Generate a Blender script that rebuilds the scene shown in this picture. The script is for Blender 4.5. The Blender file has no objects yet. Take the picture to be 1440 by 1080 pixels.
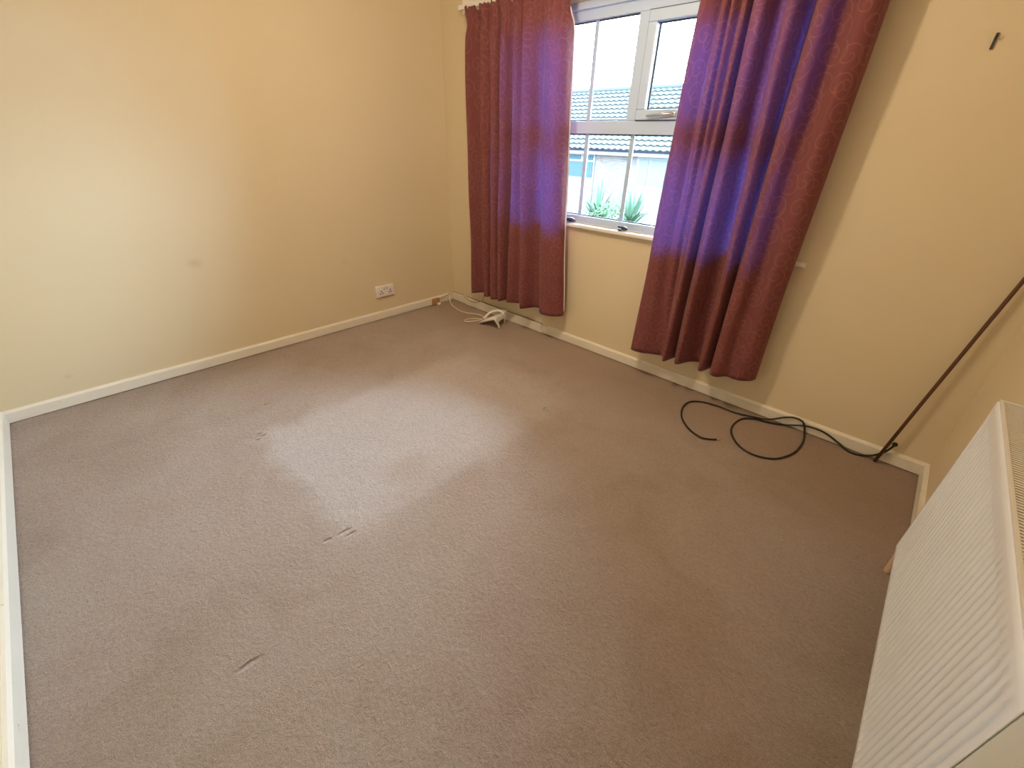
import bpy, bmesh, math, random
from mathutils import Vector, Matrix
random.seed(4)
scene = bpy.context.scene
COL = scene.collection

# ------------------------------------------------------------------ camera
cam_data = bpy.data.cameras.new('camera')
cam_data.sensor_width = 36.0
cam_data.lens = 597.18 / 1440.0 * 36.0
cam_data.clip_start = 0.02
cam = bpy.data.objects.new('camera', cam_data)
right = Vector((0.72251127, 0.6909005, 0.02517856))
up = Vector((-0.36077071, 0.34570946, 0.8662156))
fwd = Vector((-0.58976433, 0.63493422, -0.49903564))
M = Matrix((right, up, -fwd)).transposed().to_4x4()
M.translation = Vector((3.12798, -2.50268, 1.35))
cam.matrix_world = M
COL.objects.link(cam)
scene.camera = cam

# ------------------------------------------------------------------ sky (bright overcast)
SKY = 66.0
world = bpy.data.worlds.new('overcast_sky')
scene.world = world
world.use_nodes = True
wn, wl = world.node_tree.nodes, world.node_tree.links
wn.clear()
w_out = wn.new('ShaderNodeOutputWorld')
w_bg = wn.new('ShaderNodeBackground')
w_tc = wn.new('ShaderNodeTexCoord')
w_noise = wn.new('ShaderNodeTexNoise')
w_noise.inputs['Scale'].default_value = 2.2
w_noise.inputs['Detail'].default_value = 4
w_ramp = wn.new('ShaderNodeValToRGB')
w_ramp.color_ramp.elements[0].position = 0.35
w_ramp.color_ramp.elements[0].color = (0.55, 0.77, 1.0, 1)
w_ramp.color_ramp.elements[1].position = 0.65
w_ramp.color_ramp.elements[1].color = (0.75, 0.89, 1.0, 1)
wl.new(w_tc.outputs['Generated'], w_noise.inputs['Vector'])
wl.new(w_noise.outputs['Fac'], w_ramp.inputs['Fac'])
wl.new(w_ramp.outputs['Color'], w_bg.inputs['Color'])
w_bg.inputs['Strength'].default_value = SKY
wl.new(w_bg.outputs[0], w_out.inputs['Surface'])

# window portal (guides sampling of the sky only, gives no light of its own)
pd = bpy.data.lights.new('window_portal', 'AREA')
pd.shape = 'RECTANGLE'
pd.size, pd.size_y = 1.8, 1.2
pd.cycles.is_portal = True
po = bpy.data.objects.new('window_portal', pd)
po.location = (1.62, 0.2, 1.44)
po.rotation_euler = (math.radians(-90), 0, 0)
COL.objects.link(po)

# warm ceiling bulb in the middle of the room
ld = bpy.data.lights.new('ceiling_bulb', 'POINT')
ld.energy = 39.0
ld.color = (1.0, 0.80, 0.54)
ld.shadow_soft_size = 0.06
lo = bpy.data.objects.new('ceiling_bulb', ld)
lo.location = (1.72, -1.25, 2.08)
COL.objects.link(lo)

# ------------------------------------------------------------------ exposure
scene.view_settings.view_transform = 'Standard'
scene.view_settings.look = 'None'
scene.view_settings.gamma = 1.0
scene.view_settings.use_curve_mapping = False
scene.view_settings.exposure = 0.09
scene.cycles.use_denoising = True
scene.cycles.max_bounces = 10
scene.cycles.diffuse_bounces = 6
scene.cycles.transparent_max_bounces = 12
scene.cycles.sample_clamp_indirect = 6.0
scene.cycles.caustics_reflective = False
scene.cycles.caustics_refractive = False

# ------------------------------------------------------------------ material helpers
def mat(name, color=(.8, .8, .8), rough=.6, metal=0.0, spec=.5):
    m = bpy.data.materials.new(name)
    m.use_nodes = True
    b = m.node_tree.nodes['Principled BSDF']
    b.inputs['Base Color'].default_value = (*color, 1)
    b.inputs['Roughness'].default_value = rough
    b.inputs['Metallic'].default_value = metal
    b.inputs['Specular IOR Level'].default_value = spec
    return m

def nodes_of(m):
    return m.node_tree.nodes, m.node_tree.links, m.node_tree.nodes['Principled BSDF']

def math_node(nt, op, a=None, b=None, c=None, clamp=False):
    n = nt.nodes.new('ShaderNodeMath')
    n.operation = op
    n.use_clamp = clamp
    for i, v in enumerate((a, b, c)):
        if v is None:
            continue
        if isinstance(v, (int, float)):
            n.inputs[i].default_value = v
        else:
            nt.links.new(v, n.inputs[i])
    return n.outputs[0]

def noise(nt, vec, scale, detail=3, rough=.55, dist=0):
    n = nt.nodes.new('ShaderNodeTexNoise')
    n.inputs['Scale'].default_value = scale
    n.inputs['Detail'].default_value = detail
    n.inputs['Roughness'].default_value = rough
    n.inputs['Distortion'].default_value = dist
    nt.links.new(vec, n.inputs['Vector'])
    return n.outputs['Fac']

def ramp(nt, fac, stops):
    r = nt.nodes.new('ShaderNodeValToRGB')
    e = r.color_ramp.elements
    e[0].position, e[0].color = stops[0][0], (*stops[0][1], 1)
    e[1].position, e[1].color = stops[-1][0], (*stops[-1][1], 1)
    for p, c in stops[1:-1]:
        k = e.new(p)
        k.color = (*c, 1)
    nt.links.new(fac, r.inputs['Fac'])
    return r.outputs['Color']

def mixc(nt, fac, a, b, mode='MIX'):
    n = nt.nodes.new('ShaderNodeMix')
    n.data_type = 'RGBA'
    n.blend_type = mode
    for sock, v in ((n.inputs[0], fac), (n.inputs[6], a), (n.inputs[7], b)):
        if isinstance(v, (int, float)):
            sock.default_value = v
        elif isinstance(v, tuple):
            sock.default_value = (*v, 1)
        else:
            nt.links.new(v, sock)
    return n.outputs[2]

def bump(nt, height, strength, dist=.01, normal=None):
    n = nt.nodes.new('ShaderNodeBump')
    n.inputs['Strength'].default_value = strength
    n.inputs['Distance'].default_value = dist
    nt.links.new(height, n.inputs['Height'])
    if normal is not None:
        nt.links.new(normal, n.inputs['Normal'])
    return n.outputs['Normal']

def pos(nt):
    return nt.nodes.new('ShaderNodeNewGeometry').outputs['Position']

def blob(nt, P, centre, radii, soft=1.0):
    """1 inside an ellipsoid round centre fading to 0 at its rim"""
    s = nt.nodes.new('ShaderNodeVectorMath'); s.operation = 'SUBTRACT'
    nt.links.new(P, s.inputs[0]); s.inputs[1].default_value = centre
    d = nt.nodes.new('ShaderNodeVectorMath'); d.operation = 'DIVIDE'
    nt.links.new(s.outputs[0], d.inputs[0]); d.inputs[1].default_value = radii
    l = nt.nodes.new('ShaderNodeVectorMath'); l.operation = 'LENGTH'
    nt.links.new(d.outputs[0], l.inputs[0])
    mr = nt.nodes.new('ShaderNodeMapRange'); mr.interpolation_type = 'SMOOTHSTEP'
    mr.inputs['From Min'].default_value = 1.0 - soft
    mr.inputs['From Max'].default_value = 1.0
    mr.inputs['To Min'].default_value = 1.0
    mr.inputs['To Max'].default_value = 0.0
    nt.links.new(l.outputs['Value'], mr.inputs['Value'])
    return mr.outputs[0]

# ---- wall paint
def wall_paint():
    m = mat('cream_paint', (.80, .66, .43), .62, spec=.3)
    n, l, b = nodes_of(m); nt = m.node_tree
    P = pos(nt)
    big = noise(nt, P, 1.3, 4)
    c = mixc(nt, big, (.705, .595, .41), (.74, .635, .45))
    # old smudges on the left wall
    st = math_node(nt, 'MULTIPLY', blob(nt, P, (0.0, -1.95, .66), (.2, .06, .045)), .28)
    st2 = math_node(nt, 'MULTIPLY', blob(nt, P, (0.0, -1.02, .52), (.2, .05, .04)), .12)
    st3 = math_node(nt, 'MULTIPLY', blob(nt, P, (0.0, -2.69, .17), (.2, .03, .02)), .18)
    st = math_node(nt, 'MAXIMUM', math_node(nt, 'MAXIMUM', st, st2), st3)
    c = mixc(nt, st, c, (.45, .31, .17))
    l.new(c, b.inputs['Base Color'])
    h = math_node(nt, 'ADD', noise(nt, P, 260, 3), math_node(nt, 'MULTIPLY', noise(nt, P, 40, 2), .7))
    l.new(bump(nt, h, .13, .004), b.inputs['Normal'])
    return m

# ---- carpet
def carpet_mat():
    m = mat('beige_carpet', (.4, .3, .22), 1.0, spec=.05)
    n, l, b = nodes_of(m); nt = m.node_tree
    P = pos(nt)
    fine = noise(nt, P, 420, 3, .7)
    mid = noise(nt, P, 90, 4, .65, .6)
    clump = noise(nt, P, 26, 4, .65, 1.2)
    big = noise(nt, P, 2.4, 5, .6, .8)
    c = ramp(nt, big, [(.30, (.45, .325, .245)), (.5, (.52, .395, .32)), (.72, (.56, .45, .38))])
    # paler, cleaner rectangle where a bed stood
    wob = nt.nodes.new('ShaderNodeTexNoise'); wob.inputs['Scale'].default_value = 7
    nt.links.new(P, wob.inputs['Vector'])
    w2 = nt.nodes.new('ShaderNodeVectorMath'); w2.operation = 'MULTIPLY_ADD'
    nt.links.new(wob.outputs['Color'], w2.inputs[0]); w2.inputs[1].default_value = (.16, .16, 0); nt.links.new(P, w2.inputs[2])
    sp = nt.nodes.new('ShaderNodeSeparateXYZ'); nt.links.new(w2.outputs[0], sp.inputs[0])
    def edge(v, a, b):
        mr = nt.nodes.new('ShaderNodeMapRange'); mr.interpolation_type = 'SMOOTHSTEP'
        mr.inputs['From Min'].default_value = a; mr.inputs['From Max'].default_value = b
        nt.links.new(v, mr.inputs['Value'])
        return mr.outputs[0]
    bed = math_node(nt, 'MULTIPLY', edge(sp.outputs['X'], 1.00, 1.14), edge(sp.outputs['X'], 2.12, 1.88))
    bed = math_node(nt, 'MULTIPLY', bed, math_node(nt, 'MULTIPLY', edge(sp.outputs['Y'], -2.10, -1.98), edge(sp.outputs['Y'], -.45, -.8)))
    c = mixc(nt, math_node(nt, 'MULTIPLY', bed, .55), c, (.74, .66, .65))
    c = mixc(nt, math_node(nt, 'MULTIPLY', math_node(nt, 'SUBTRACT', clump, .45, clamp=True), .8, clamp=True), c, (.34, .25, .19))
    c = mixc(nt, .5, c, ramp(nt, mid, [(.3, (.34, .34, .34)), (.7, (.68, .68, .68))]), 'OVERLAY')
    c = mixc(nt, .75, c, ramp(nt, fine, [(.28, (.16, .16, .16)), (.72, (.82, .82, .82))]), 'OVERLAY')
    old = blob(nt, P, (1.74, -1.70, 0), (.13, .17, 1), .8)
    c = mixc(nt, math_node(nt, 'MULTIPLY', old, .4), c, (.50, .37, .27))
    # line of pressed pile between two furniture dents
    a = Vector((1.90, -2.04, 0)); e = Vector((1.89, -.90, 0))
    line = blob(nt, P, ((a.x + e.x) / 2 + .01, (a.y + e.y) / 2, 0), (.06, .70, 1), .9)
    c = mixc(nt, math_node(nt, 'MULTIPLY', line, .45), c, (.66, .57, .53))
    # unworn brown strip along the left wall
    strip = blob(nt, P, (.0, -2.2, 0), (.42, .75, 1), .7)
    c = mixc(nt, math_node(nt, 'MULTIPLY', strip, .35), c, (.36, .255, .18))
    # browner tint painting in the shade near the window wall and far corner
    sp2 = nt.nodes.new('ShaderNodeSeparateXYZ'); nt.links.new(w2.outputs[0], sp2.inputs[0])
    edge_shade = math_node(nt, 'MAXIMUM', edge(sp2.outputs['Y'], -.62, -.12), blob(nt, w2.outputs[0], (3.6, 0.1, 0), (1.15, 1.0, 1), .6))
    c = mixc(nt, math_node(nt, 'MULTIPLY', edge_shade, .75), c, (.40, .25, .145))
    dark = None
    for cx, cy, rx, ry in DENTS:
        d = blob(nt, P, (cx, cy, 0), (rx, ry, 1), .8)
        dark = d if dark is None else math_node(nt, 'MAXIMUM', dark, d)
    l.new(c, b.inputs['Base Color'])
    b.inputs['Sheen Weight'].default_value = .5
    b.inputs['Sheen Roughness'].default_value = .45
    b.inputs['Sheen Tint'].default_value = (.90, .89, .94, 1)
    h = math_node(nt, 'ADD', math_node(nt, 'MULTIPLY', fine, .5), math_node(nt, 'MULTIPLY', mid, .9))
    h = math_node(nt, 'ADD', h, math_node(nt, 'MULTIPLY', clump, 1.1))
    h = math_node(nt, 'SUBTRACT', h, math_node(nt, 'MULTIPLY', dark, 2.0))
    l.new(bump(nt, h, 1.0, .014), b.inputs['Normal'])
    return m

# x, y, half widths of the furniture dents pressed into the pile
DENTS = [(1.880, -2.10, .011, .038), (1.908, -2.09, .009, .032), (1.872, -2.165, .010, .022),
         (.985, -2.11, .012, .024), (1.012, -2.10, .012, .026), (1.03, -2.13, .010, .020),
         (1.88, -.865, .022, .014), (1.862, -.85, .010, .022), (2.135, -2.53, .012, .045), (.72, -1.98, .010, .03)]

# ---- gloss paint of the skirting
def gloss_white():
    m = mat('white_gloss_paint', (.80, .76, .68), .38, spec=.4)
    n, l, b = nodes_of(m); nt = m.node_tree
    P = pos(nt)
    c = mixc(nt, noise(nt, P, 7, 4), (.77, .71, .60), (.83, .79, .71))
    spot = math_node(nt, 'GREATER_THAN', noise(nt, P, 26, 5, .7), .69)
    c = mixc(nt, math_node(nt, 'MULTIPLY', spot, .75), c, (.16, .10, .06))
    l.new(c, b.inputs['Base Color'])
    return m

# ---- curtain cloth: woven, faint scroll figure, lets daylight through tinted blue to imitate window glare
def cloth_mat():
    m = bpy.data.materials.new('burgundy_scroll_cloth')
    m.use_nodes = True
    nt = m.node_tree; n, l = nt.nodes, nt.links
    b = n['Principled BSDF']
    uv = n.new('ShaderNodeTexCoord').outputs['UV']
    wob = n.new('ShaderNodeTexNoise'); wob.inputs['Scale'].default_value = 6
    l.new(uv, wob.inputs['Vector'])
    wc = n.new('ShaderNodeVectorMath'); wc.operation = 'SCALE'; wc.inputs['Scale'].default_value = .03
    l.new(wob.outputs['Color'], wc.inputs[0])
    ad = n.new('ShaderNodeVectorMath'); ad.operation = 'ADD'
    l.new(uv, ad.inputs[0]); l.new(wc.outputs[0], ad.inputs[1])
    K = 9.0
    masks = []
    for off, turn in ((0.0, 1.0), (.53, -1.0)):
        mp = n.new('ShaderNodeVectorMath'); mp.operation = 'ADD'
        l.new(ad.outputs[0], mp.inputs[0]); mp.inputs[1].default_value = (off, off * .7, 0)
        sc = n.new('ShaderNodeVectorMath'); sc.operation = 'SCALE'; sc.inputs['Scale'].default_value = K
        l.new(mp.outputs[0], sc.inputs[0])
        v = n.new('ShaderNodeTexVoronoi'); v.voronoi_dimensions = '2D'
        v.inputs['Scale'].default_value = 1.0; v.inputs['Randomness'].default_value = .55
        l.new(sc.outputs[0], v.inputs['Vector'])
        df = n.new('ShaderNodeVectorMath'); df.operation = 'SUBTRACT'
        l.new(sc.outputs[0], df.inputs[0]); l.new(v.outputs['Position'], df.inputs[1])
        sp = n.new('ShaderNodeSeparateXYZ'); l.new(df.outputs[0], sp.inputs[0])
        th = math_node(nt, 'ARCTAN2', sp.outputs['Y'], sp.outputs['X'])
        t = math_node(nt, 'MULTIPLY', th, turn / (2 * math.pi))
        s = math_node(nt, 'FRACT', math_node(nt, 'ADD', math_node(nt, 'MULTIPLY', v.outputs['Distance'], 3.6), t))
        d = math_node(nt, 'ABSOLUTE', math_node(nt, 'SUBTRACT', s, .5))
        line = math_node(nt, 'LESS_THAN', d, .065)
        near = math_node(nt, 'LESS_THAN', v.outputs['Distance'], .47)
        masks.append(math_node(nt, 'MULTIPLY', line, near))
    pat = math_node(nt, 'MAXIMUM', masks[0], masks[1])
    weave = noise(nt, uv, 260, 3, .7)
    base = mixc(nt, weave, (.185, .052, .050), (.265, .086, .078))
    c = mixc(nt, math_node(nt, 'MULTIPLY', pat, .3), base, (.46, .25, .22))
    l.new(c, b.inputs['Base Color'])
    b.inputs['Roughness'].default_value = .85
    b.inputs['Specular IOR Level'].default_value = .15
    b.inputs['Sheen Weight'].default_value = .35
    b.inputs['Sheen Roughness'].default_value = .4
    b.inputs['Sheen Tint'].default_value = (.85, .62, .62, 1)
    l.new(bump(nt, weave, .25, .002), b.inputs['Normal'])
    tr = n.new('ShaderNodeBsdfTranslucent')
    tr.inputs['Color'].default_value = (.13, .40, 1.0, 1)  # saturated blue stands in for the glare beside the window
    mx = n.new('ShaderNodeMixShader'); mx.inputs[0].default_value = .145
    l.new(b.outputs[0], mx.inputs[1]); l.new(tr.outputs[0], mx.inputs[2])
    l.new(mx.outputs[0], n['Material Output'].inputs['Surface'])
    return m

def glass_mat():
    m = bpy.data.materials.new('window_glass')
    m.use_nodes = True
    nt = m.node_tree; n, l = nt.nodes, nt.links
    n.remove(n['Principled BSDF'])
    t = n.new('ShaderNodeBsdfTransparent'); t.inputs['Color'].default_value = (.93, .98, 1, 1)
    g = n.new('ShaderNodeBsdfGlossy'); g.inputs['Roughness'].default_value = .02
    f = n.new('ShaderNodeFresnel'); f.inputs['IOR'].default_value = 1.45
    mx = n.new('ShaderNodeMixShader')
    l.new(f.outputs[0], mx.inputs[0]); l.new(t.outputs[0], mx.inputs[1]); l.new(g.outputs[0], mx.inputs[2])
    l.new(mx.outputs[0], n['Material Output'].inputs['Surface'])
    return m

def brick_mat():
    m = mat('pale_brick', (.12, .1, .09), .9, spec=0.0)
    nt = m.node_tree
    br = nt.nodes.new('ShaderNodeTexBrick')
    br.inputs['Scale'].default_value = 1.0
    br.inputs['Brick Width'].default_value = .23
    br.inputs['Row Height'].default_value = .075
    br.inputs['Mortar Size'].default_value = .009
    br.inputs['Color1'].default_value = (.040, .033, .030, 1)
    br.inputs['Color2'].default_value = (.058, .048, .043, 1)
    br.inputs['Mortar'].default_value = (.066, .060, .056, 1)
    mp = nt.nodes.new('ShaderNodeCombineXYZ')
    sp = nt.nodes.new('ShaderNodeSeparateXYZ')
    nt.links.new(pos(nt), sp.inputs[0])
    nt.links.new(sp.outputs['X'], mp.inputs['X']); nt.links.new(sp.outputs['Z'], mp.inputs['Y'])
    nt.links.new(mp.outputs[0], br.inputs['Vector'])
    nt.links.new(br.outputs['Color'], nt.nodes['Principled BSDF'].inputs['Base Color'])
    return m

M_WALL = wall_paint()
M_CARPET = carpet_mat()
M_SKIRT = gloss_white()
M_CLOTH = cloth_mat()
M_GLASS = glass_mat()
M_BRICK = brick_mat()
M_CEIL = mat('white_ceiling_paint', (.82, .80, .76), .8)
M_UPVC = mat('upvc_glare_blue', (.52, .66, .93), .35)  # white frame, with blue window glare mixed into its colour
M_GASKET = mat('dark_gasket', (.06, .07, .09), .7)
M_BAR = mat('georgian_bar_glare_blue', (.45, .60, .82), .4)  # white bars, tinted with the same blue glare
M_SILL = mat('sill_gloss_white', (.82, .81, .79), .3)
M_RAD = mat('radiator_enamel', (.84, .88, .96), .30)
M_GRILL = mat('grille_enamel', (.74, .73, .70), .4)
M_DARK = mat('dark_inside', (.03, .028, .025), .9)
M_SOCKET = mat('white_socket_plastic', (.80, .76, .76), .35)
M_SLOT = mat('dark_slot', (.05, .045, .045), .6)
M_SWITCH = mat('grey_rocker', (.55, .52, .50), .4)
M_PHONE = mat('white_phone_plastic', (.83, .80, .78), .35)
M_WIRE = mat('cream_wire', (.78, .68, .56), .5)
M_WIRE2 = mat('faded_wire', (.42, .30, .18), .6)
M_BLACK = mat('black_cable_rubber', (.012, .010, .009), .4)
M_GOLD = mat('brass_pin', (.75, .5, .2), .3, 1.0)
M_POLE = mat('brown_stained_wood', (.105, .045, .022), .5)
M_BOX = mat('brown_box_plastic', (.42, .22, .09), .6)
M_PIPE = mat('painted_pipe', (.66, .47, .33), .45)
M_METAL = mat('dull_metal', (.35, .33, .31), .4, .9)
M_RAIL = mat('white_rail_paint', (.85, .83, .82), .6)
M_LINING = mat('white_lining', (.82, .78, .82), .9)
M_CLIP = mat('dark_blue_plastic', (.02, .035, .07), .35)
M_CHROME = mat('chrome_handle', (.7, .72, .76), .2, 1.0)
M_ROOF = mat('weathered_tile', (.027, .029, .029), .9, spec=0.0)
M_WHITEOUT = mat('white_weatherboard', (.075, .073, .07), .7, spec=0.0)
M_RENDER = mat('pale_render', (.065, .063, .06), .9, spec=0.0)
M_HGLASS = mat('house_window_glass', (.017, .030, .033), .9, spec=0.0)
M_NET = mat('net_curtain', (.047, .050, .050), .9, spec=0.0)
M_PAVE = mat('pale_concrete', (.06, .058, .055), .9, spec=0.0)
M_LEAF = mat('yucca_leaf', (.024, .044, .028), .6, spec=0.0)
M_LEAF2 = mat('shrub_leaf', (.026, .042, .022), .7, spec=0.0)
M_STEM = mat('plant_stem', (.08, .06, .04), .8, spec=0.0)
M_GUTTER = mat('dark_gutter', (.006, .006, .010), .5, spec=0.0)

# ------------------------------------------------------------------ mesh helpers
def finish(name, bm, material, parent=None, smooth=False, kind=None):
    me = bpy.data.meshes.new(name)
    bmesh.ops.recalc_face_normals(bm, faces=bm.faces[:])
    bm.to_mesh(me); bm.free()
    me.materials.append(material)
    if smooth:
        for p in me.polygons:
            p.use_smooth = True
    o = bpy.data.objects.new(name, me)
    COL.objects.link(o)
    if parent is not None:
        o.parent = parent
    if kind:
        o['kind'] = kind
    return o

def tag(o, label, cat=None, group=None):
    o['label'] = label
    if cat: o['category'] = cat
    if group: o['group'] = group
    return o

def empty(name, loc=(0, 0, 0), kind=None):
    o = bpy.data.objects.new(name, None)
    o.empty_display_size = .1
    o.location = loc
    COL.objects.link(o)
    if kind: o['kind'] = kind
    return o

def box(bm, x0, x1, y0, y1, z0, z1, bevel=0, seg=2):
    vs = [bm.verts.new((x, y, z)) for x in (x0, x1) for y in (y0, y1) for z in (z0, z1)]
    F = [(0, 1, 3, 2), (4, 6, 7, 5), (0, 4, 5, 1), (2, 3, 7, 6), (0, 2, 6, 4), (1, 5, 7, 3)]
    fs = [bm.faces.new([vs[i] for i in f]) for f in F]
    if bevel:
        es = list({e for f in fs for e in f.edges})
        bmesh.ops.bevel(bm, geom=es, offset=bevel, segments=seg, affect='EDGES', profile=.6)

def sub(o_loc, p):
    return (p[0] - o_loc[0], p[1] - o_loc[1], p[2] - o_loc[2])

def boxpart(name, m, dims, parent=None, bevel=0, smooth=False, kind=None):
    bm = bmesh.new()
    d = dims
    if parent is not None:
        L = parent.location
        q = parent
        ox, oy, oz = L
        while q.parent is not None:
            q = q.parent
            ox += q.location.x; oy += q.location.y; oz += q.location.z
        d = (d[0] - ox, d[1] - ox, d[2] - oy, d[3] - oy, d[4] - oz, d[5] - oz)
    box(bm, *d, bevel=bevel)
    return finish(name, bm, m, parent, smooth, kind)

def catmull(pts, n=6):
    pts = [Vector(p) for p in pts]
    P = [pts[0] * 2 - pts[1]] + pts + [pts[-1] * 2 - pts[-2]]
    out = []
    for i in range(1, len(P) - 2):
        for k in range(n):
            t = k / n
            a, b, c, d = P[i - 1], P[i], P[i + 1], P[i + 2]
            out.append(.5 * ((2 * b) + (c - a) * t + (2 * a - 5 * b + 4 * c - d) * t * t + (3 * b - a - 3 * c + d) * t ** 3))
    out.append(pts[-1])
    return out

def tube(bm, pts, r, sides=8, r_end=None, closed=False):
    pts = [Vector(p) for p in pts]
    rings = []
    prev_n = None
    for i, p in enumerate(pts):
        if i == 0: t = pts[1] - p
        elif i == len(pts) - 1: t = p - pts[i - 1]
        else: t = pts[i + 1] - pts[i - 1]
        t.normalize()
        if prev_n is None:
            n = t.orthogonal().normalized()
        else:
            n = (prev_n - t * prev_n.dot(t)).normalized()
        prev_n = n
        b = t.cross(n)
        rr = r if r_end is None else r + (r_end - r) * i / (len(pts) - 1)
        rings.append([bm.verts.new(p + (n * math.cos(2 * math.pi * k / sides) + b * math.sin(2 * math.pi * k / sides)) * rr) for k in range(sides)])
    for i in range(len(rings) - 1):
        for k in range(sides):
            bm.faces.new((rings[i][k], rings[i][(k + 1) % sides], rings[i + 1][(k + 1) % sides], rings[i + 1][k]))
    bm.faces.new(rings[0][::-1]); bm.faces.new(rings[-1])

def tubepart(name, m, pts, r, parent=None, sides=8, r_end=None):
    bm = bmesh.new()
    if parent is not None:
        pts = [sub(parent.location, p) for p in pts]
    tube(bm, pts, r, sides, r_end)
    return finish(name, bm, m, parent, True)

def prism(bm, poly, axis, a, b):
    """extrude 2D polygon (list) along axis from a to b. axis 'x': poly=(y,z), 'y': poly=(x,z), 'z': poly=(x,y)"""
    def v(p, t):
        return {'x': (t, p[0], p[1]), 'y': (p[0], t, p[1]), 'z': (p[0], p[1], t)}[axis]
    A = [bm.verts.new(v(p, a)) for p in poly]
    B = [bm.verts.new(v(p, b)) for p in poly]
    bm.faces.new(A); bm.faces.new(B[::-1])
    k = len(poly)
    for i in range(k):
        bm.faces.new((A[i], B[i], B[(i + 1) % k], A[(i + 1) % k]))

# ------------------------------------------------------------------ room shell
RW, NW, CH = 3.509, -2.991, 2.42          # right wall x, near wall y, ceiling z
WX0, WX1, WZ0, WZ1 = .72, 2.52, .845, 2.035   # window opening

bm = bmesh.new()
nx, ny = 120, 104
grid = [[None] * (ny + 1) for _ in range(nx + 1)]
for i in range(nx + 1):
    for j in range(ny + 1):
        x = RW * i / nx; y = NW * j / ny
        z = 0.0
        grid[i][j] = bm.verts.new((x, y, z))
for i in range(nx):
    for j in range(ny):
        bm.faces.new((grid[i][j], grid[i + 1][j], grid[i + 1][j + 1], grid[i][j + 1]))
r = bmesh.ops.extrude_face_region(bm, geom=bm.faces[:])
bmesh.ops.translate(bm, verts=[g for g in r['geom'] if isinstance(g, bmesh.types.BMVert)], vec=(0, 0, -.05))
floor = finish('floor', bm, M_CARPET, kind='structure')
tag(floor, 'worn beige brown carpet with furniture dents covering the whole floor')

boxpart('ceiling', M_CEIL, (-.2, RW + .2, NW - .2, .26, CH, CH + .1), kind='structure')
boxpart('wall_left', M_WALL, (-.15, 0, NW - .15, .26, -.05, CH), kind='structure')
boxpart('wall_right', M_WALL, (RW, RW + .15, NW - .15, .26, -.05, CH), kind='structure')
boxpart('wall_front', M_WALL, (0, RW, NW - .15, NW, -.05, CH), kind='structure')
bm = bmesh.new()
box(bm, 0, WX0, 0, .26, -.05, CH)
box(bm, WX1, RW, 0, .26, -.05, CH)
box(bm, WX0, WX1, 0, .26, -.05, WZ0)
box(bm, WX0, WX1, 0, .26, WZ1, CH)
bmesh.ops.remove_doubles(bm, verts=bm.verts[:], dist=1e-5)
finish('wall_back', bm, M_WALL, kind='structure')

# skirting: flat face, sloped top edge
def skirt(name, axis, a, b, at, sign, h=.072, t=.015):
    bm = bmesh.new()
    prof = [(at, .006), (at + sign * t, .006), (at + sign * t, h - .012), (at + sign * t * .55, h - .002), (at, h)]
    if axis == 'x':
        prism(bm, prof, 'x', a, b)
    else:
        prism(bm, prof, 'y', a, b)
    return finish(name, bm, M_SKIRT, kind='structure')
skirt('baseboard_back', 'x', 0.0, RW, 0, -1)
skirt('baseboard_left', 'y', NW, -.002, 0, 1)
skirt('baseboard_right', 'y', NW, -.016, RW, -1)
skirt('baseboard_front', 'x', .016, RW - .016, NW, 1, .085)
# loose capping board in front of the skirting near the corner
bm = bmesh.new()
box(bm, .20, 1.125, -.022, -.0155, .004, .078, bevel=.0015)
o = finish('trim_1', bm, M_SKIRT, kind='structure')
o['label'] = 'loose flat board fixed over the skirting behind the telephone'
boxpart('shadow_gap_strip', M_DARK, (.20, 1.128, -.0155, -.0145, .070, .0815), kind='structure')['label'] = 'dark strip drawn as the shadow gap along the top of the loose skirting board'  # dark strip stands in for the shadow line above the board

# ------------------------------------------------------------------ window
win = empty('window_1', (1.64, .1, WZ0), kind='structure')
win['label'] = 'white framed window with thin glazing bars between the curtains'
FY0, FY1 = .065, .13
fw = .062
boxpart('frame_head', M_UPVC, (WX0, WX1, FY0, FY1, WZ1 - .085, WZ1), win, .004)
boxpart('frame_head_bead', M_UPVC, (WX0, WX1, FY0 - .02, FY0, WZ1 - .035, WZ1), win, .003)
boxpart('frame_bottom', M_UPVC, (WX0, WX1, FY0, FY1, WZ0, WZ0 + .065), win, .004)
boxpart('frame_side', M_UPVC, (WX0, WX0 + fw, FY0, FY1, WZ0 + .065, WZ1 - .085), win, .004)
boxpart('frame_side', M_UPVC, (WX1 - fw, WX1, FY0, FY1, WZ0 + .065, WZ1 - .085), win, .004)
gx0, gx1, gz0, gz1 = WX0 + fw, WX1 - fw, WZ0 + .065, WZ1 - .085
TZ0, TZ1 = 1.392, 1.462
boxpart('transom', M_UPVC, (gx0, gx1, FY0, FY1, TZ0, TZ1), win, .004)
MX = 1.620
for mx in (.985, MX, 2.29):
    boxpart('mullion', M_UPVC, (mx - .031, mx + .031, FY0, FY1, TZ1, gz1), win, .004)

def pane(x0, x1, z0, z1, y=.10):
    p = boxpart('pane', M_GLASS, (x0, x1, y - .003, y + .003, z0, z1), win)
    # dark gasket line round the glass
    bm = bmesh.new()
    g = .006
    L = win.location
    for a, b, c, d in ((x0, x1, z0, z0 + g), (x0, x1, z1 - g, z1), (x0, x0 + g, z0 + g, z1 - g), (x1 - g, x1, z0 + g, z1 - g)):
        box(bm, a - L.x, b - L.x, y - .012 - L.y, y - .0035 - L.y, c - L.z, d - L.z)
    gk = finish('gasket', bm, M_GASKET, win)
    return p

def bar(x, z0, z1, y=.092):
    boxpart('glazing_bar', M_BAR, (x - .013, x + .013, y - .005, y + .005, z0, z1), win)

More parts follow.
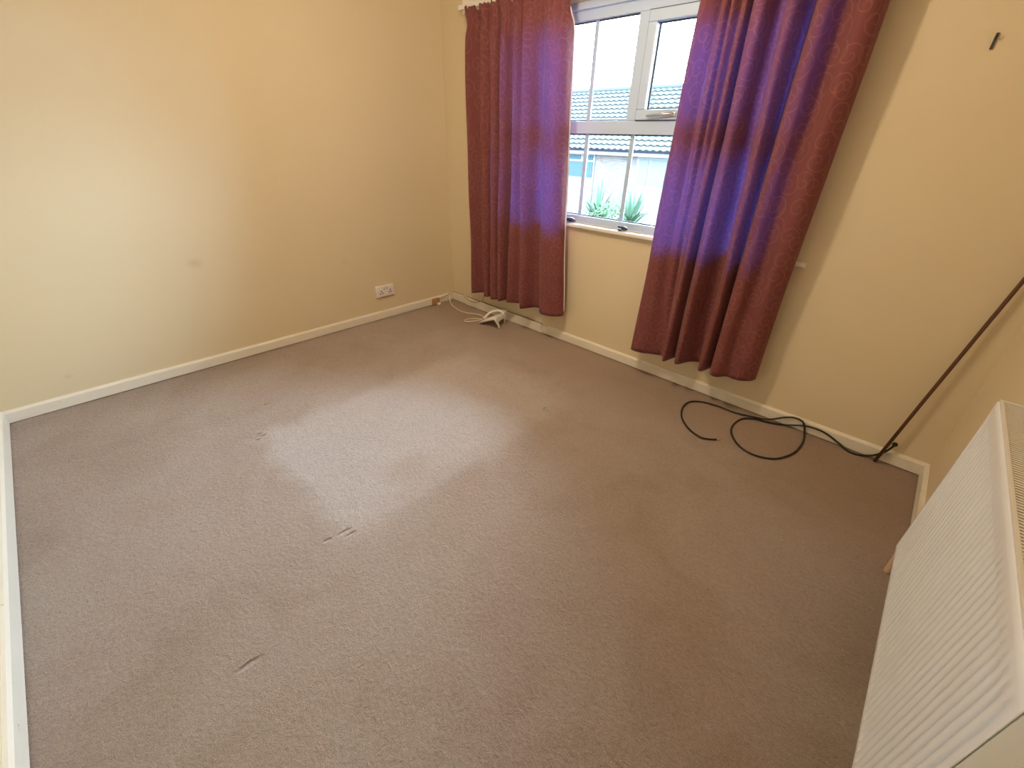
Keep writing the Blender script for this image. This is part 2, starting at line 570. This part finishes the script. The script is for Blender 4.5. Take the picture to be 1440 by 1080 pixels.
pane(gx0, gx1, gz0, TZ0)                    # one wide lower pane
for x in (.985, 1.312, 1.637, 1.965, 2.29):
    bar(x, gz0, TZ0)
pane(.985 + .031, MX - .031, TZ1, gz1)      # fixed upper pane
bar(1.308, TZ1, gz1)
pane(gx0, .985 - .031, TZ1, gz1)
pane(2.29 + .031, gx1, TZ1, gz1)
# top-hung opening light
sx0, sx1, sz0, sz1 = MX + .035, 2.29 - .035, TZ1 + .002, gz1 - .002
sash = empty('sash', (0, 0, 0)); sash.parent = win
s = .05
for d in ((sx0, sx1, sz0, sz0 + s), (sx0, sx1, sz1 - s, sz1), (sx0, sx0 + s, sz0 + s, sz1 - s), (sx1 - s, sx1, sz0 + s, sz1 - s)):
    boxpart('sash_rail', M_UPVC, (d[0], d[1], FY0 - .014, FY1 - .02, d[2], d[3]), sash, .005)
pane(sx0 + s, sx1 - s, sz0 + s, sz1 - s)
# dark strips drawing the shadow joint round the sash
bm = bmesh.new()
g = .004
L = win.location
for a, b, c, d in ((sx0 - g, sx1 + g, sz0 - g, sz0), (sx0 - g, sx1 + g, sz1, sz1 + g), (sx0 - g, sx0, sz0, sz1), (sx1, sx1 + g, sz0, sz1)):
    box(bm, a - L.x, b - L.x, FY0 - .006 - L.y, FY0 - .0005 - L.y, c - L.z, d - L.z)
finish('sash_shadow_joint', bm, M_GASKET, win)
# handle on the sash bottom rail
bm = bmesh.new()
hy = FY0 - .014
pts = catmull([(1.885, hy - .008, sz0 + .024), (1.86, hy - .02, sz0 + .026), (1.82, hy - .026, sz0 + .024), (1.765, hy - .024, sz0 + .020), (1.735, hy - .020, sz0 + .018)], 5)
pts = [sub(win.location, p) for p in pts]
tube(bm, pts, .0085, 8, .005)
box(bm, 1.845 - L.x, 1.90 - L.x, hy - .010 - L.y, hy - L.y, sz0 + .014 - L.z, sz0 + .036 - L.z, bevel=.003)
finish('handle', bm, M_CHROME, win, True)
# inside sill board
bm = bmesh.new()
prof = [(.065, .846), (.065, .868), (-.03, .868), (-.036, .863), (-.036, .851), (-.031, .846)]
prism(bm, [(y - L.y, z - L.z) for y, z in prof], 'x', .55 - L.x, 2.735 - L.x)
finish('window_sill', bm, M_SILL, win)

# ------------------------------------------------------------------ curtain rail and curtains
rail = empty('curtain_rail', (1.6, -.04, 2.075))
bm = bmesh.new(); L = rail.location
box(bm, .29 - L.x, 2.95 - L.x, -.045 - L.y, 0 - L.y, 2.075 - L.z, 2.16 - L.z, bevel=.004)
finish('batten', bm, M_RAIL, rail)
bm = bmesh.new()
box(bm, .31 - L.x, 2.93 - L.x, -.10 - L.y, -.085 - L.y, 2.083 - L.z, 2.108 - L.z, bevel=.003)
for x in (.4, 1.0, 1.62, 2.2, 2.8):
    box(bm, x - .012 - L.x, x + .012 - L.x, -.086 - L.y, -.045 - L.y, 2.088 - L.z, 2.104 - L.z)
finish('track', bm, M_RAIL, rail)
tag(rail, 'white curtain rail and batten fixed above the window', 'curtain rail')

def curtain(name, ctrl, ztop, zh0, zh1, label, edge_idx, pinch):
    top = catmull([(a, b, 0) for (a, b), _ in ctrl], 8)
    bot = catmull([(a, b, 0) for _, (a, b) in ctrl], 8)
    n = len(top)
    rows = 64
    x_mid = sum(p.x for p in bot) / n
    root = empty(name, (x_mid, -.11, zh0))
    O = root.location
    bm = bmesh.new()
    uvl = bm.loops.layers.uv.new('UVMap')
    V, U = [], []
    # arc length of the hem for cloth coordinates
    arc = [0]
    for i in range(1, n):
        arc.append(arc[-1] + (bot[i] - bot[i - 1]).length)
    rnd = random.Random(n)
    jit = [rnd.uniform(-1, 1) for _ in range(n)]
    def point(i, j, back=0.0):
        t = j / rows                         # 0 top .. 1 hem
        f = i / (n - 1)
        zh = zh0 + (zh1 - zh0) * f
        e = t ** 1.15
        x = top[i].x * (1 - e) + bot[i].x * e
        y = top[i].y * (1 - e) + bot[i].y * e
        ym = -.118
        z = ztop + (zh - ztop) * t
        # gathered heading: shallower folds with fine pencil pleats
        hd = math.exp(-((z - (ztop - pinch)) / .045) ** 2)
        above = max(0.0, (z - (ztop - pinch)) / pinch)
        y = y + (ym - y) * (.55 * hd)
        if z > ztop - pinch - .10:
            y += .008 * math.sin(arc[i] * 150) * max(hd, .8 * (above > 0))
        if j == 0:
            z += .010 * math.sin(arc[i] * 90) + .006 * jit[i]
        # soft wandering of each fold down the drop
        y += .006 * math.sin(7 * f * math.pi + z * 2.3) + .003 * math.sin(z * 9 + i * .35)
        x += .004 * math.sin(z * 3.1 + f * 9)
        # pinched waist of the outer edges under the heading
        x += (x_mid - x) * .035 * hd
        return Vector((x - O.x, y - O.y + back, z - O.z))
    for j in range(rows + 1):
        V.append([bm.verts.new(point(i, j)) for i in range(n)])
    for j in range(rows):
        for i in range(n - 1):
            f = bm.faces.new((V[j][i], V[j][i + 1], V[j + 1][i + 1], V[j + 1][i]))
            for lp, (a, b) in zip(f.loops, ((i, j), (i + 1, j), (i + 1, j + 1), (i, j + 1))):
                lp[uvl].uv = (arc[a], (1 - b / rows) * 1.85)
    cl = finish('cloth', bm, M_CLOTH, root, True)
    sol = cl.modifiers.new('thickness', 'SOLIDIFY'); sol.thickness = .003; sol.offset = 1
    # white lining turned in along the window edge
    bm = bmesh.new()
    idx = list(range(edge_idx[0], edge_idx[1]))
    LV = []
    for j in range(3, rows):
        row = []
        for i in idx:
            p = point(i, j, .010)
            if i in (0, n - 1): p.x += edge_idx[2]
            row.append(bm.verts.new(p))
        LV.append(row)
    for j in range(len(LV) - 1):
        for i in range(len(idx) - 1):
            bm.faces.new((LV[j][i], LV[j][i + 1], LV[j + 1][i + 1], LV[j + 1][i]))
    ln = finish('lining', bm, M_LINING, root, True)
    tag(ln, 'white lining edge')
    sol = ln.modifiers.new('thickness', 'SOLIDIFY'); sol.thickness = .002
    tag(root, label, 'curtain', 'curtains at the window')
    return root

CL = [((.412, -.11), (.405, -.12)), ((.445, -.15), (.44, -.15)), ((.49, -.10), (.475, -.10)), ((.53, -.09), (.52, -.07)),
      ((.565, -.15), (.585, -.135)), ((.60, -.12), (.615, -.13)), ((.63, -.09), (.635, -.09)), ((.67, -.14), (.68, -.16)),
      ((.70, -.15), (.72, -.155)), ((.725, -.095), (.74, -.10)), ((.755, -.15), (.765, -.15)), ((.785, -.14), (.79, -.15)),
      ((.82, -.09), (.805, -.065)), ((.86, -.12), (.85, -.14)), ((.90, -.15), (.88, -.13)), ((.925, -.11), (.95, -.095)),
      ((.955, -.15), (1.015, -.17)), ((.99, -.13), (1.045, -.165)), ((1.03, -.09), (1.09, -.075)), ((1.07, -.10), (1.14, -.065)),
      ((1.11, -.14), (1.19, -.14)), ((1.16, -.15), (1.24, -.17)), ((1.21, -.15), (1.31, -.16)), ((1.24, -.12), (1.355, -.12)),
      ((1.25, -.08), (1.37, -.075))]
CR = [((2.00, -.10), (1.955, -.10)), ((2.02, -.14), (1.985, -.15)), ((2.06, -.12), (2.05, -.155)), ((2.085, -.10), (2.11, -.115)),
      ((2.11, -.145), (2.15, -.10)), ((2.13, -.11), (2.175, -.10)), ((2.15, -.15), (2.195, -.12)), ((2.18, -.10), (2.205, -.16)),
      ((2.21, -.15), (2.225, -.18)), ((2.225, -.10), (2.25, -.09)), ((2.245, -.15), (2.28, -.14)), ((2.285, -.16), (2.305, -.165)),
      ((2.32, -.09), (2.345, -.07)), ((2.355, -.085), (2.395, -.055)), ((2.385, -.15), (2.42, -.15)), ((2.415, -.155), (2.445, -.17)),
      ((2.44, -.085), (2.462, -.09)), ((2.465, -.085), (2.475, -.10)), ((2.49, -.15), (2.49, -.165)), ((2.53, -.155), (2.53, -.18)),
      ((2.56, -.095), (2.57, -.145)), ((2.60, -.09), (2.61, -.15)), ((2.64, -.15), (2.65, -.15)), ((2.685, -.14), (2.69, -.11)),
      ((2.70, -.09), (2.705, -.07))]
nL = (len(CL) - 1) * 8 + 1
curtain('curtain', CL, 2.075, .195, .235, 'burgundy scroll patterned curtain hanging nearest the room corner and telephone', (nL - 7, nL, .004), .085)
curtain('curtain', CR, 2.075, .19, .235, 'burgundy scroll patterned curtain hanging above the looped black cable', (0, 7, -.004), .085)

# ------------------------------------------------------------------ radiator
RX, RY0, RY1, RZ0, RZ1 = 3.427, -1.862, -.832, .15, .755
rad = empty('radiator', ((RX + RW) / 2, (RY0 + RY1) / 2, RZ0))
L = rad.location
bm = bmesh.new()
ribs = 36
pitch = (RY1 - RY0 - .03) / ribs
ys = [RY0, RY0 + .006, RY0 + .015]
prof = [(0, 1), (.24, 1), (.36, .80), (.41, .20), (.47, 0), (.76, 0), (.82, .20), (.87, .80)]
yd = [(RY0, 0), (RY0 + .004, 0), (RY0 + .011, 0)]
for k in range(ribs):
    for a, d in prof:
        yd.append((RY0 + .015 + (k + a) * pitch, d))
yd += [(RY1 - .015, 1), (RY1 - .008, 0), (RY1, 0)]
zr = [RZ0, RZ0 + .006, RZ0 + .016, RZ0 + .022, RZ0 + .034, RZ0 + .05, RZ0 + .15, RZ0 + .3, RZ0 + .45, RZ1 - .085, RZ1 - .07, RZ1 - .058, RZ1 - .05, RZ1 - .02, RZ1 - .006, RZ1]
def fade(z):
    a = min(1, max(0, (z - RZ0 - .016) / .03)); b = min(1, max(0, (RZ1 - .05 - z) / .03))
    s = min(a, b)
    return s * s * (3 - 2 * s)
V = []
for (y, d) in yd:
    col = []
    for z in zr:
        x = RX + .022 * (1 - d) * fade(z) * (1 if RY0 + .012 < y < RY1 - .009 else 0)
        if z <= RZ0 + .001 or z >= RZ1 - .001: x += .006
        col.append(bm.verts.new((x - L.x, y - L.y, z - L.z)))
    V.append(col)
for i in range(len(V) - 1):
    for j in range(len(zr) - 1):
        bm.faces.new((V[i][j], V[i + 1][j], V[i + 1][j + 1], V[i][j + 1]))
fp = finish('front_panel', bm, M_RAD, rad, True)
so = fp.modifiers.new('thickness', 'SOLIDIFY'); so.thickness = .0015; so.offset = 1
boxpart('back_plate', M_RAD, (RX + .0255, RX + .0285, RY0 + .004, RY1 - .004, RZ0 + .01, RZ1 - .015), rad)
for y in (RY0, RY1 - .004):
    boxpart('end_panel', M_RAD, (RX + .0018, RX + .066, y, y + .004, RZ0 + .004, RZ1), rad, .001)
boxpart('grille_rim', M_GRILL, (RX + .001, RX + .008, RY0, RY1, RZ1 - .002, RZ1 + .004), rad, .001)
boxpart('grille_rim', M_GRILL, (RX + .058, RX + .066, RY0, RY1, RZ1 - .006, RZ1 + .004), rad, .001)
boxpart('grille_rim', M_GRILL, (RX + .008, RX + .058, RY1 - .014, RY1, RZ1 - .002, RZ1 + .004), rad, .001)
boxpart('grille_rim', M_GRILL, (RX + .008, RX + .058, RY0, RY0 + .014, RZ1 - .002, RZ1 + .004), rad, .001)
bm = bmesh.new()
nsl = 92
for k in range(nsl):
    y = RY0 + .016 + (RY1 - RY0 - .032) * (k + .5) / nsl
    box(bm, RX + .008 - L.x, RX + .058 - L.x, y - .0032 - L.y, y + .0032 - L.y, RZ1 - .001 - L.z, RZ1 + .003 - L.z)
g = finish('grille_slat', bm, M_GRILL, rad, kind='stuff')
boxpart('convector_fin', M_DARK, (RX + .029, RX + .056, RY0 + .01, RY1 - .01, RZ0 + .06, RZ1 - .03), rad)
for y in (RY0 + .18, RY1 - .18):
    boxpart('bracket', M_RAD, (RX + .056, RW - .001, y - .015, y + .015, RZ0 + .08, RZ1 - .08), rad)
tubepart('pipe', M_PIPE, catmull([(3.452, -.792, -.002), (3.452, -.792, .06), (3.452, -.793, .14), (3.452, -.796, .185), (3.452, -.815, .2), (3.452, -.85, .2)], 5), .0105, rad, 12)
tag(rad, 'white ribbed panel radiator with slotted top on the wall', 'radiator')

# ------------------------------------------------------------------ leaning rod
tubepart('rod', M_POLE, [(3.324, -.044, .006), (3.365, -.036, .36), (3.41, -.026, .73), (3.455, -.019, 1.09), (3.499, -.010, 1.46)], .0075, None, 10)
o = bpy.data.objects['rod']
tag(o, 'thin dark brown wooden rod leaning into the room corner', 'rod')

# ------------------------------------------------------------------ double wall socket
soc = empty('wall_socket', (0, -.728, .20))
SY, SZ = -.728, .238
bm = bmesh.new()
box(bm, 0, .026, -.082, .082, -.006, .084, bevel=.005, seg=3)
finish('face_plate', bm, M_SOCKET, soc, True)
for dy in (-.041, .041):
    for (a, b, w, h) in ((0, .030, .004, .007), (-.011, .012, .0055, .004), (.011, .012, .0055, .004)):
        boxpart('pin_slot', M_SLOT, (.0255, .0265, SY + dy + a - w, SY + dy + a + w, .20 + .012 + b - h, .20 + .012 + b + h), soc)
for dy in (-.012, .012):
    sw = boxpart('rocker_switch', M_SWITCH, (.024, .0295, SY + dy - .006, SY + dy + .006, .20 + .050, .20 + .072), soc, .0015)
tag(soc, 'white double power socket on the cream wall', 'socket')

# ------------------------------------------------------------------ telephone junction box, plug and thin wires
jb = empty('junction_box', (.015, -.23, 0))
L = jb.location
bm = bmesh.new()
box(bm, 0, .028, -.036, .036, .003, .062, bevel=.005)
finish('cover', bm, M_BOX, jb, True)
bm = bmesh.new()
box(bm, .028, .046, -.002, .030, .004, .026, bevel=.004)
finish('plug', bm, M_PHONE, jb, True)
tag(jb, 'small brown junction box with white plug low on the skirting', 'junction box')

def wire(name, m, pts, r, label, cat, n=6, group=None, sides=8):
    o = tubepart(name, m, catmull(pts, n), r, None, sides)
    return tag(o, label, cat, group)
wire('telephone_wire', M_WIRE, [(.035, -.07, .055), (.05, -.085, .04), (.10, -.118, .008), (.18, -.147, .005), (.282, -.174, .005), (.373, -.168, .005), (.436, -.139, .005), (.493, -.12, .006), (.545, -.125, .008), (.585, -.145, .010)], .0045,
     'cream telephone wire curving over the carpet from the corner to the telephone', 'wire')
wire('telephone_wire', M_WIRE, [(.60, -.18, .006), (.585, -.216, .005), (.565, -.265, .005), (.535, -.305, .005), (.508, -.295, .005), (.512, -.25, .005), (.54, -.21, .006), (.575, -.188, .008), (.597, -.172, .010)], .0045,
     'short looped cream wire on the carpet beside the telephone tip', 'wire')
wire('skirting_wire', M_WIRE2, [(.022, -.19, .045), (.021, -.11, .06), (.022, -.05, .079), (.04, -.02, .083), (.09, -.019, .083), (.165, -.019, .084), (.187, -.024, .074), (.27, -.027, .054), (.34, -.027, .058), (.39, -.027, .074), (.44, -.024, .11), (.452, -.012, .18)], .003,
     'thin pale wire clipped along the skirting top and rising behind the curtain', 'wire')

# ------------------------------------------------------------------ telephone
ph = empty('telephone', (.74, -.19, 0))
L = ph.location
def PL(p): return Vector(p) - L
# tilted wedge base: low edge towards the corner, high edge carried on two feet
A, B = Vector((.645, -.265, .006)), Vector((.612, -.165, .006))      # low edge
C_, D = Vector((.775, -.075, .078)), Vector((.822, -.238, .082))      # high edge
bm = bmesh.new()
th = Vector((-.006, 0, .022))
lowth = Vector((0, 0, .010))
vs = [bm.verts.new(PL(p)) for p in (A, B, C_, D, A + lowth, B + lowth, C_ + th, D + th)]
for f in ((0, 1, 2, 3), (7, 6, 5, 4), (0, 4, 5, 1), (1, 5, 6, 2), (2, 6, 7, 3), (3, 7, 4, 0)):
    bm.faces.new([vs[i] for i in f])
bmesh.ops.bevel(bm, geom=bm.edges[:], offset=.006, segments=3, affect='EDGES')
finish('base', bm, M_PHONE, ph, True)
# curved handset arching above the far side of the base
bm = bmesh.new()
hp = catmull([(.628, -.172, .030), (.650, -.160, .062), (.690, -.140, .096), (.730, -.118, .110), (.765, -.102, .108), (.790, -.092, .098)], 6)
W = Vector((.012, -.030, 0))
rings = []
for i, p in enumerate(hp):
    t = (hp[min(i + 1, len(hp) - 1)] - hp[max(i - 1, 0)]).normalized()
    side = W.normalized()
    upv = side.cross(t).normalized()
    if upv.z < 0: upv = -upv
    f = i / (len(hp) - 1)
    hw = .017 + .009 * abs(2 * f - 1) ** 2 + (.012 * max(0, (f - .7) / .3))
    ht = .009 + .005 * (2 * f - 1) ** 2
    ring = []
    for k in range(12):
        a = 2 * math.pi * k / 12
        ca, sa = math.cos(a), math.sin(a)
        ring.append(bm.verts.new(PL(p + side * hw * math.copysign(abs(ca) ** .6, ca) + upv * ht * math.copysign(abs(sa) ** .6, sa))))
    rings.append(ring)
for i in range(len(rings) - 1):
    for k in range(12):
        bm.faces.new((rings[i][k], rings[i][(k + 1) % 12], rings[i + 1][(k + 1) % 12], rings[i + 1][k]))
bm.faces.new(rings[0][::-1]); bm.faces.new(rings[-1])
finish('handset', bm, M_PHONE, ph, True)
# splayed feet and the web between them
for top, footp in ((Vector((.812, -.236, .088)), Vector((.832, -.203, .004))), (Vector((.775, -.09, .080)), Vector((.768, -.079, .004)))):
    bm = bmesh.new()
    mid = top.lerp(footp, .55) + Vector((.006, .0, .003))
    tube(bm, [PL(p) for p in catmull([top, mid, footp], 5)], .013, 10, .0075)
    finish('foot', bm, M_PHONE, ph, True)
bm = bmesh.new()
q = [Vector((.812, -.225, .098)), Vector((.785, -.085, .096)), Vector((.782, -.098, .050)), Vector((.806, -.165, .062)), Vector((.818, -.215, .052))]
off = Vector((.007, .002, 0))
a1 = [bm.verts.new(PL(p)) for p in q]; a2 = [bm.verts.new(PL(p + off)) for p in q]
bm.faces.new(a1); bm.faces.new(a2[::-1])
for i in range(5):
    bm.faces.new((a1[i], a2[i], a2[(i + 1) % 5], a1[(i + 1) % 5]))
finish('back_web', bm, M_PHONE, ph)
tag(ph, 'white plastic telephone with arched handset and splayed feet on the carpet', 'telephone')

# ------------------------------------------------------------------ black aerial cable
CAB = [(3.362, -.003, .110), (3.357, -.020, .100), (3.341, -.024, .064), (3.306, -.023, .021), (3.254, -.042, .006), (3.21, -.040, .006), (3.166, -.024, .018), (3.101, -.022, .044), (3.051, -.022, .051), (2.995, -.022, .043), (2.916, -.029, .012), (2.84, -.062, .006), (2.778, -.080, .006), (2.726, -.124, .006), (2.707, -.199, .006), (2.715, -.289, .006), (2.751, -.359, .006), (2.812, -.416, .006), (2.886, -.428, .006), (2.953, -.393, .006), (2.993, -.33, .006), (3.02, -.245, .006), (3.026, -.129, .007), (3.01, -.036, .014), (2.993, -.031, .058), (2.966, -.026, .071), (2.931, -.026, .068), (2.89, -.030, .048), (2.848, -.036, .020), (2.807, -.063, .014), (2.737, -.088, .013), (2.66, -.098, .006), (2.576, -.098, .006), (2.496, -.115, .006), (2.438, -.159, .006), (2.424, -.23, .006), (2.441, -.308, .006), (2.482, -.386, .006), (2.554, -.454, .006), (2.622, -.478, .006), (2.66, -.464, .006), (2.692, -.437, .006)]
cab = empty('aerial_cable', (2.9, -.2, 0))
tubepart('cable', M_BLACK, catmull(CAB, 6), .0048, cab, 10)
tag(tubepart('tip', M_GOLD, [(2.692, -.437, .006), (2.706, -.426, .006)], .0042, cab, 8), 'brass tip')
tubepart('grommet', M_BLACK, [(3.362, -.0005, .110), (3.362, -.006, .110)], .011, cab, 12)
tag(cab, 'black cable looping over the carpet from a hole in the wall', 'cable')

# ------------------------------------------------------------------ dark hook on the wall
hook = empty('wall_hook', (3.039, 0, 1.68))
L = hook.location
bm = bmesh.new()
box(bm, -.004, .004, -.005, 0, -.016, .030, bevel=.0012)
finish('plate', bm, M_SLOT, hook)
tubepart('peg', M_SLOT, [(3.039, -.004, 1.70), (3.039, -.014, 1.694), (3.039, -.018, 1.704)], .003, hook, 6)
tag(hook, 'small dark metal hook high on the bare cream wall', 'hook')

# ------------------------------------------------------------------ bits on the sill
def pebble(name, m, parent, c, r, tilt=0.0):
    bm = bmesh.new()
    bmesh.ops.create_uvsphere(bm, u_segments=20, v_segments=12, radius=1.0)
    for v in bm.verts:
        x, y, z = v.co
        k = 1 - .25 * max(0, x)
        v.co = Vector((x * r[0], y * r[1] * k, (z if z > 0 else z * .7) * r[2] * k))
    bmesh.ops.rotate(bm, verts=bm.verts[:], matrix=Matrix.Rotation(tilt, 3, 'Z'))
    bmesh.ops.translate(bm, verts=bm.verts[:], vec=Vector(c) - parent.location)
    return finish(name, bm, m, parent, True)
k1 = empty('cord_clip', (1.29, .02, .868))
pebble('body', M_CLIP, k1, (1.295, .015, .882), (.046, .020, .017), -.1)
tubepart('stub', M_CLIP, [(1.262, .012, .882), (1.232, .008, .884)], .008, k1)
tag(k1, 'large dark oval cord clip on the window sill by the telephone side curtain', 'clip')
k2 = empty('cord_clip', (1.69, .01, .868))
pebble('body', M_CLIP, k2, (1.712, .012, .882), (.030, .015, .014), -.1)
pebble('foot', M_CLIP, k2, (1.70, -.015, .875), (.014, .010, .008))
tubepart('stub', M_CLIP, [(1.690, .014, .884), (1.666, .018, .887)], .006, k2)
tag(k2, 'smaller dark cord clip with a knob in the middle of the window sill', 'clip')
wire('blind_cord', M_WIRE, [(1.335, .012, .880), (1.40, .02, .872), (1.52, .022, .8715), (1.62, .02, .874), (1.668, .018, .884)], .0018, 'thin pale cord stretched along the window sill between two clips', 'cord')
wire('cord_loop', M_WIRE, [(1.738, .010, .880), (1.765, .022, .872), (1.80, .020, .8715), (1.812, .005, .8715), (1.795, -.010, .8715), (1.76, -.006, .8715), (1.738, .004, .875)], .0018, 'small pale cord loop on the sill beside the smaller clip', 'cord')

# ------------------------------------------------------------------ outside
G = -1.4
gbm = bmesh.new()
box(gbm, -60, 40, .27, 60, G - .1, G)
gr = finish('pavement', gbm, M_PAVE, kind='structure')
gr['label'] = 'pale concrete ground outside the window'

house = empty('house', (-7.5, 18, G))
L = house.location
HX0, HX1, HY = -22.0, 4.0, 16.0
boxpart('wall', M_BRICK, (HX0, HX1, HY, HY + 8, G, 1.0), house)
boxpart('fascia', M_WHITEOUT, (HX0, HX1, HY - .35, HY - .30, .86, 1.03), house)
boxpart('soffit', M_WHITEOUT, (HX0, HX1, HY - .30, HY, .90, .93), house)
boxpart('gutter', M_GUTTER, (HX0, HX1, HY - .44, HY - .35, 1.00, 1.075), house, .02)
# roof of overlapping tile courses
bm = bmesh.new()
ry0, rz0, ry1, rz1 = HY - .45, 1.06, HY + 3.7, 3.62
NC = 14
step = .15
cols = int((HX1 - HX0) / step)
for c in range(NC):
    f0, f1 = c / NC, (c + 1.0) / NC
    ya, za = ry0 + (ry1 - ry0) * f0, rz0 + (rz1 - rz0) * f0
    yb, zb = ry0 + (ry1 - ry0) * f1, rz0 + (rz1 - rz0) * f1
    prev = None
    for i in range(cols + 1):
        x = HX0 + i * step
        wv = .028 * (1 if i % 2 else -1)
        v0 = bm.verts.new((x - L.x, ya + .07 - L.y, za + .045 + wv - L.z - .055))
        v1 = bm.verts.new((x - L.x, ya - L.y, za + .045 + wv - L.z))
        v2 = bm.verts.new((x - L.x, yb - L.y, zb + wv * .6 - L.z))
        if prev:
            bm.faces.new((prev[0], v0, v1, prev[1]))
            bm.faces.new((prev[1], v1, v2, prev[2]))
        prev = (v0, v1, v2)
roof = finish('roof_tile', bm, M_ROOF, house, kind='stuff')
boxpart('rear_roof', M_ROOF, (HX0, HX1, ry1, ry1 + .2, 1.0, rz1 - .02), house)
tubepart('ridge', M_ROOF, [(HX0, ry1, rz1 + .03), (HX1, ry1, rz1 + .03)], .11, house, 10)

def house_window(x0, x1, z0, z1, splits, lights, mglass, label=None):
    w = boxpart('window', M_WHITEOUT, (x0, x1, HY - .05, HY + .02, z0, z1), house)
    y = HY - .06
    for (a, b, c, d) in splits:
        p = bmesh.new()
        box(p, a - L.x, b - L.x, y - .02 - L.y, y + .012 - L.y, c - L.z, d - L.z)
        pp = finish('pane', mglass, w.parent and None or M_HGLASS, None) if False else finish('pane', p, mglass, None)
        pp.parent = w
    return w
house_window(-12.0, -9.26, -.16, .86,
             [(-11.9, -11.02, -.10, .54), (-10.98, -9.75, -.10, .54), (-9.71, -9.34, -.10, .54),
              (-11.9, -11.0, .62, .80), (-10.75, -10.05, .62, .80), (-9.9, -9.36, .62, .80)], None, M_HGLASS)
boxpart('panel', M_RENDER, (-12.0, -9.26, HY - .06, HY, G, -.16), house)
house_window(-7.12, -4.2, -.28, .86,
             [(-7.0, -6.55, .50, .76), (-7.0, -6.55, -.2, .46), (-6.45, -5.75, -.2, .76), (-5.7, -5.0, -.2, .76), (-4.95, -4.3, -.2, .76)], None, M_NET)
boxpart('panel', M_RENDER, (-7.12, -4.2, HY - .06, HY, G, -.28), house)
tag(house, 'pale brick bungalow with tiled roof across the street', 'house')

gw = empty('garden_wall', (-5, 9.0, G))
boxpart('coping', M_WHITEOUT, (-14, 3, 8.88, 9.14, -.62, -.55), gw, .01)
boxpart('wall', M_BRICK, (-14, 3, 8.92, 9.1, G, -.62), gw)
tag(gw, 'low pale garden wall in front of the bungalow', 'wall')

def spiky(name, c, h, n, spread, label, seed):
    root = empty(name, c)
    rr = random.Random(seed)
    tubepart('stem', M_STEM, [c, (c[0], c[1], c[2] + h * .55)], .06, root, 8, .045)
    for i in range(n):
        a = rr.uniform(0, 2 * math.pi); lean = rr.uniform(.1, spread); ln = h * rr.uniform(.35, .5)
        base = Vector((0, 0, h * rr.uniform(.42, .56)))
        d = Vector((math.cos(a) * math.sin(lean), math.sin(a) * math.sin(lean), math.cos(lean)))
        side = d.cross(Vector((0, 0, 1))).normalized()
        if side.length < .1: side = Vector((1, 0, 0))
        bm = bmesh.new()
        prev = None
        for k in range(6):
            t = k / 5
            p = base + d * ln * t - Vector((0, 0, .35 * ln * t * t * math.sin(lean)))
            w = .042 * (1 - t) ** .7 + .002
            nrm = side.cross(d).normalized() * (.006 * (1 - t))
            row = [bm.verts.new(p - side * w), bm.verts.new(p - nrm), bm.verts.new(p + side * w), bm.verts.new(p + nrm)]
            if prev:
                for q in range(4):
                    bm.faces.new((prev[q], prev[(q + 1) % 4], row[(q + 1) % 4], row[q]))
            prev = row
        finish('leaf', bm, M_LEAF, root)
    return tag(root, label, 'plant')
spiky('yucca', (-3.0, 7.0, G), 2.05, 50, 1.1, 'spiky green yucca outside seen between the two lower glazing bars', 1)
spiky('yucca', (-2.1, 7.0, G), 2.05, 50, 1.1, 'spiky green yucca outside just beside the second glazing bar', 2)

def shrub(c, rx, rz, n, label, seed):
    root = empty('shrub', c)
    rr = random.Random(seed)
    for k in range(5):
        a = k * 1.26
        tubepart('stem', M_STEM, [c, (c[0] + .5 * rx * math.cos(a), c[1] + .5 * rx * math.sin(a), c[2] + rz * 1.1)], .018, root, 5, .008)
    bm = bmesh.new()
    for i in range(n):
        while True:
            p = Vector((rr.uniform(-1, 1), rr.uniform(-1, 1), rr.uniform(-1, 1)))
            if p.length < 1: break
        p = Vector((p.x * rx, p.y * rx, rz * (1.15 + p.z * .85)))
        d = Vector((rr.uniform(-1, 1), rr.uniform(-1, 1), rr.uniform(-.3, 1))).normalized()
        s = d.orthogonal().normalized() * .022
        l = rr.uniform(.07, .12)
        vs = [bm.verts.new(p), bm.verts.new(p + d * l * .5 + s), bm.verts.new(p + d * l), bm.verts.new(p + d * l * .5 - s)]
        bm.faces.new(vs)
    finish('foliage', bm, M_LEAF2, root, kind='stuff')
    return tag(root, label, 'shrub')
shrub((-2.45, 6.5, G), .5, .78, 900, 'loose leafy shrub growing between the two yuccas', 5)
shrub((-1.2, 6.2, G), .7, .62, 900, 'low leafy shrub outside, right of both yuccas', 6)

for (z, yy, lab) in ((3.39, 12.0, 'upper overhead wire crossing the white sky'), (3.24, 12.0, 'lower overhead wire crossing the white sky')):
    pts = [(-26 + 4 * i, yy, z + .0018 * ((-26 + 4 * i) + 5) ** 2) for i in range(12)]
    o = tubepart('overhead_wire', M_GUTTER, pts, .010, None, 5)
    tag(o, lab, 'wire', 'overhead wires')
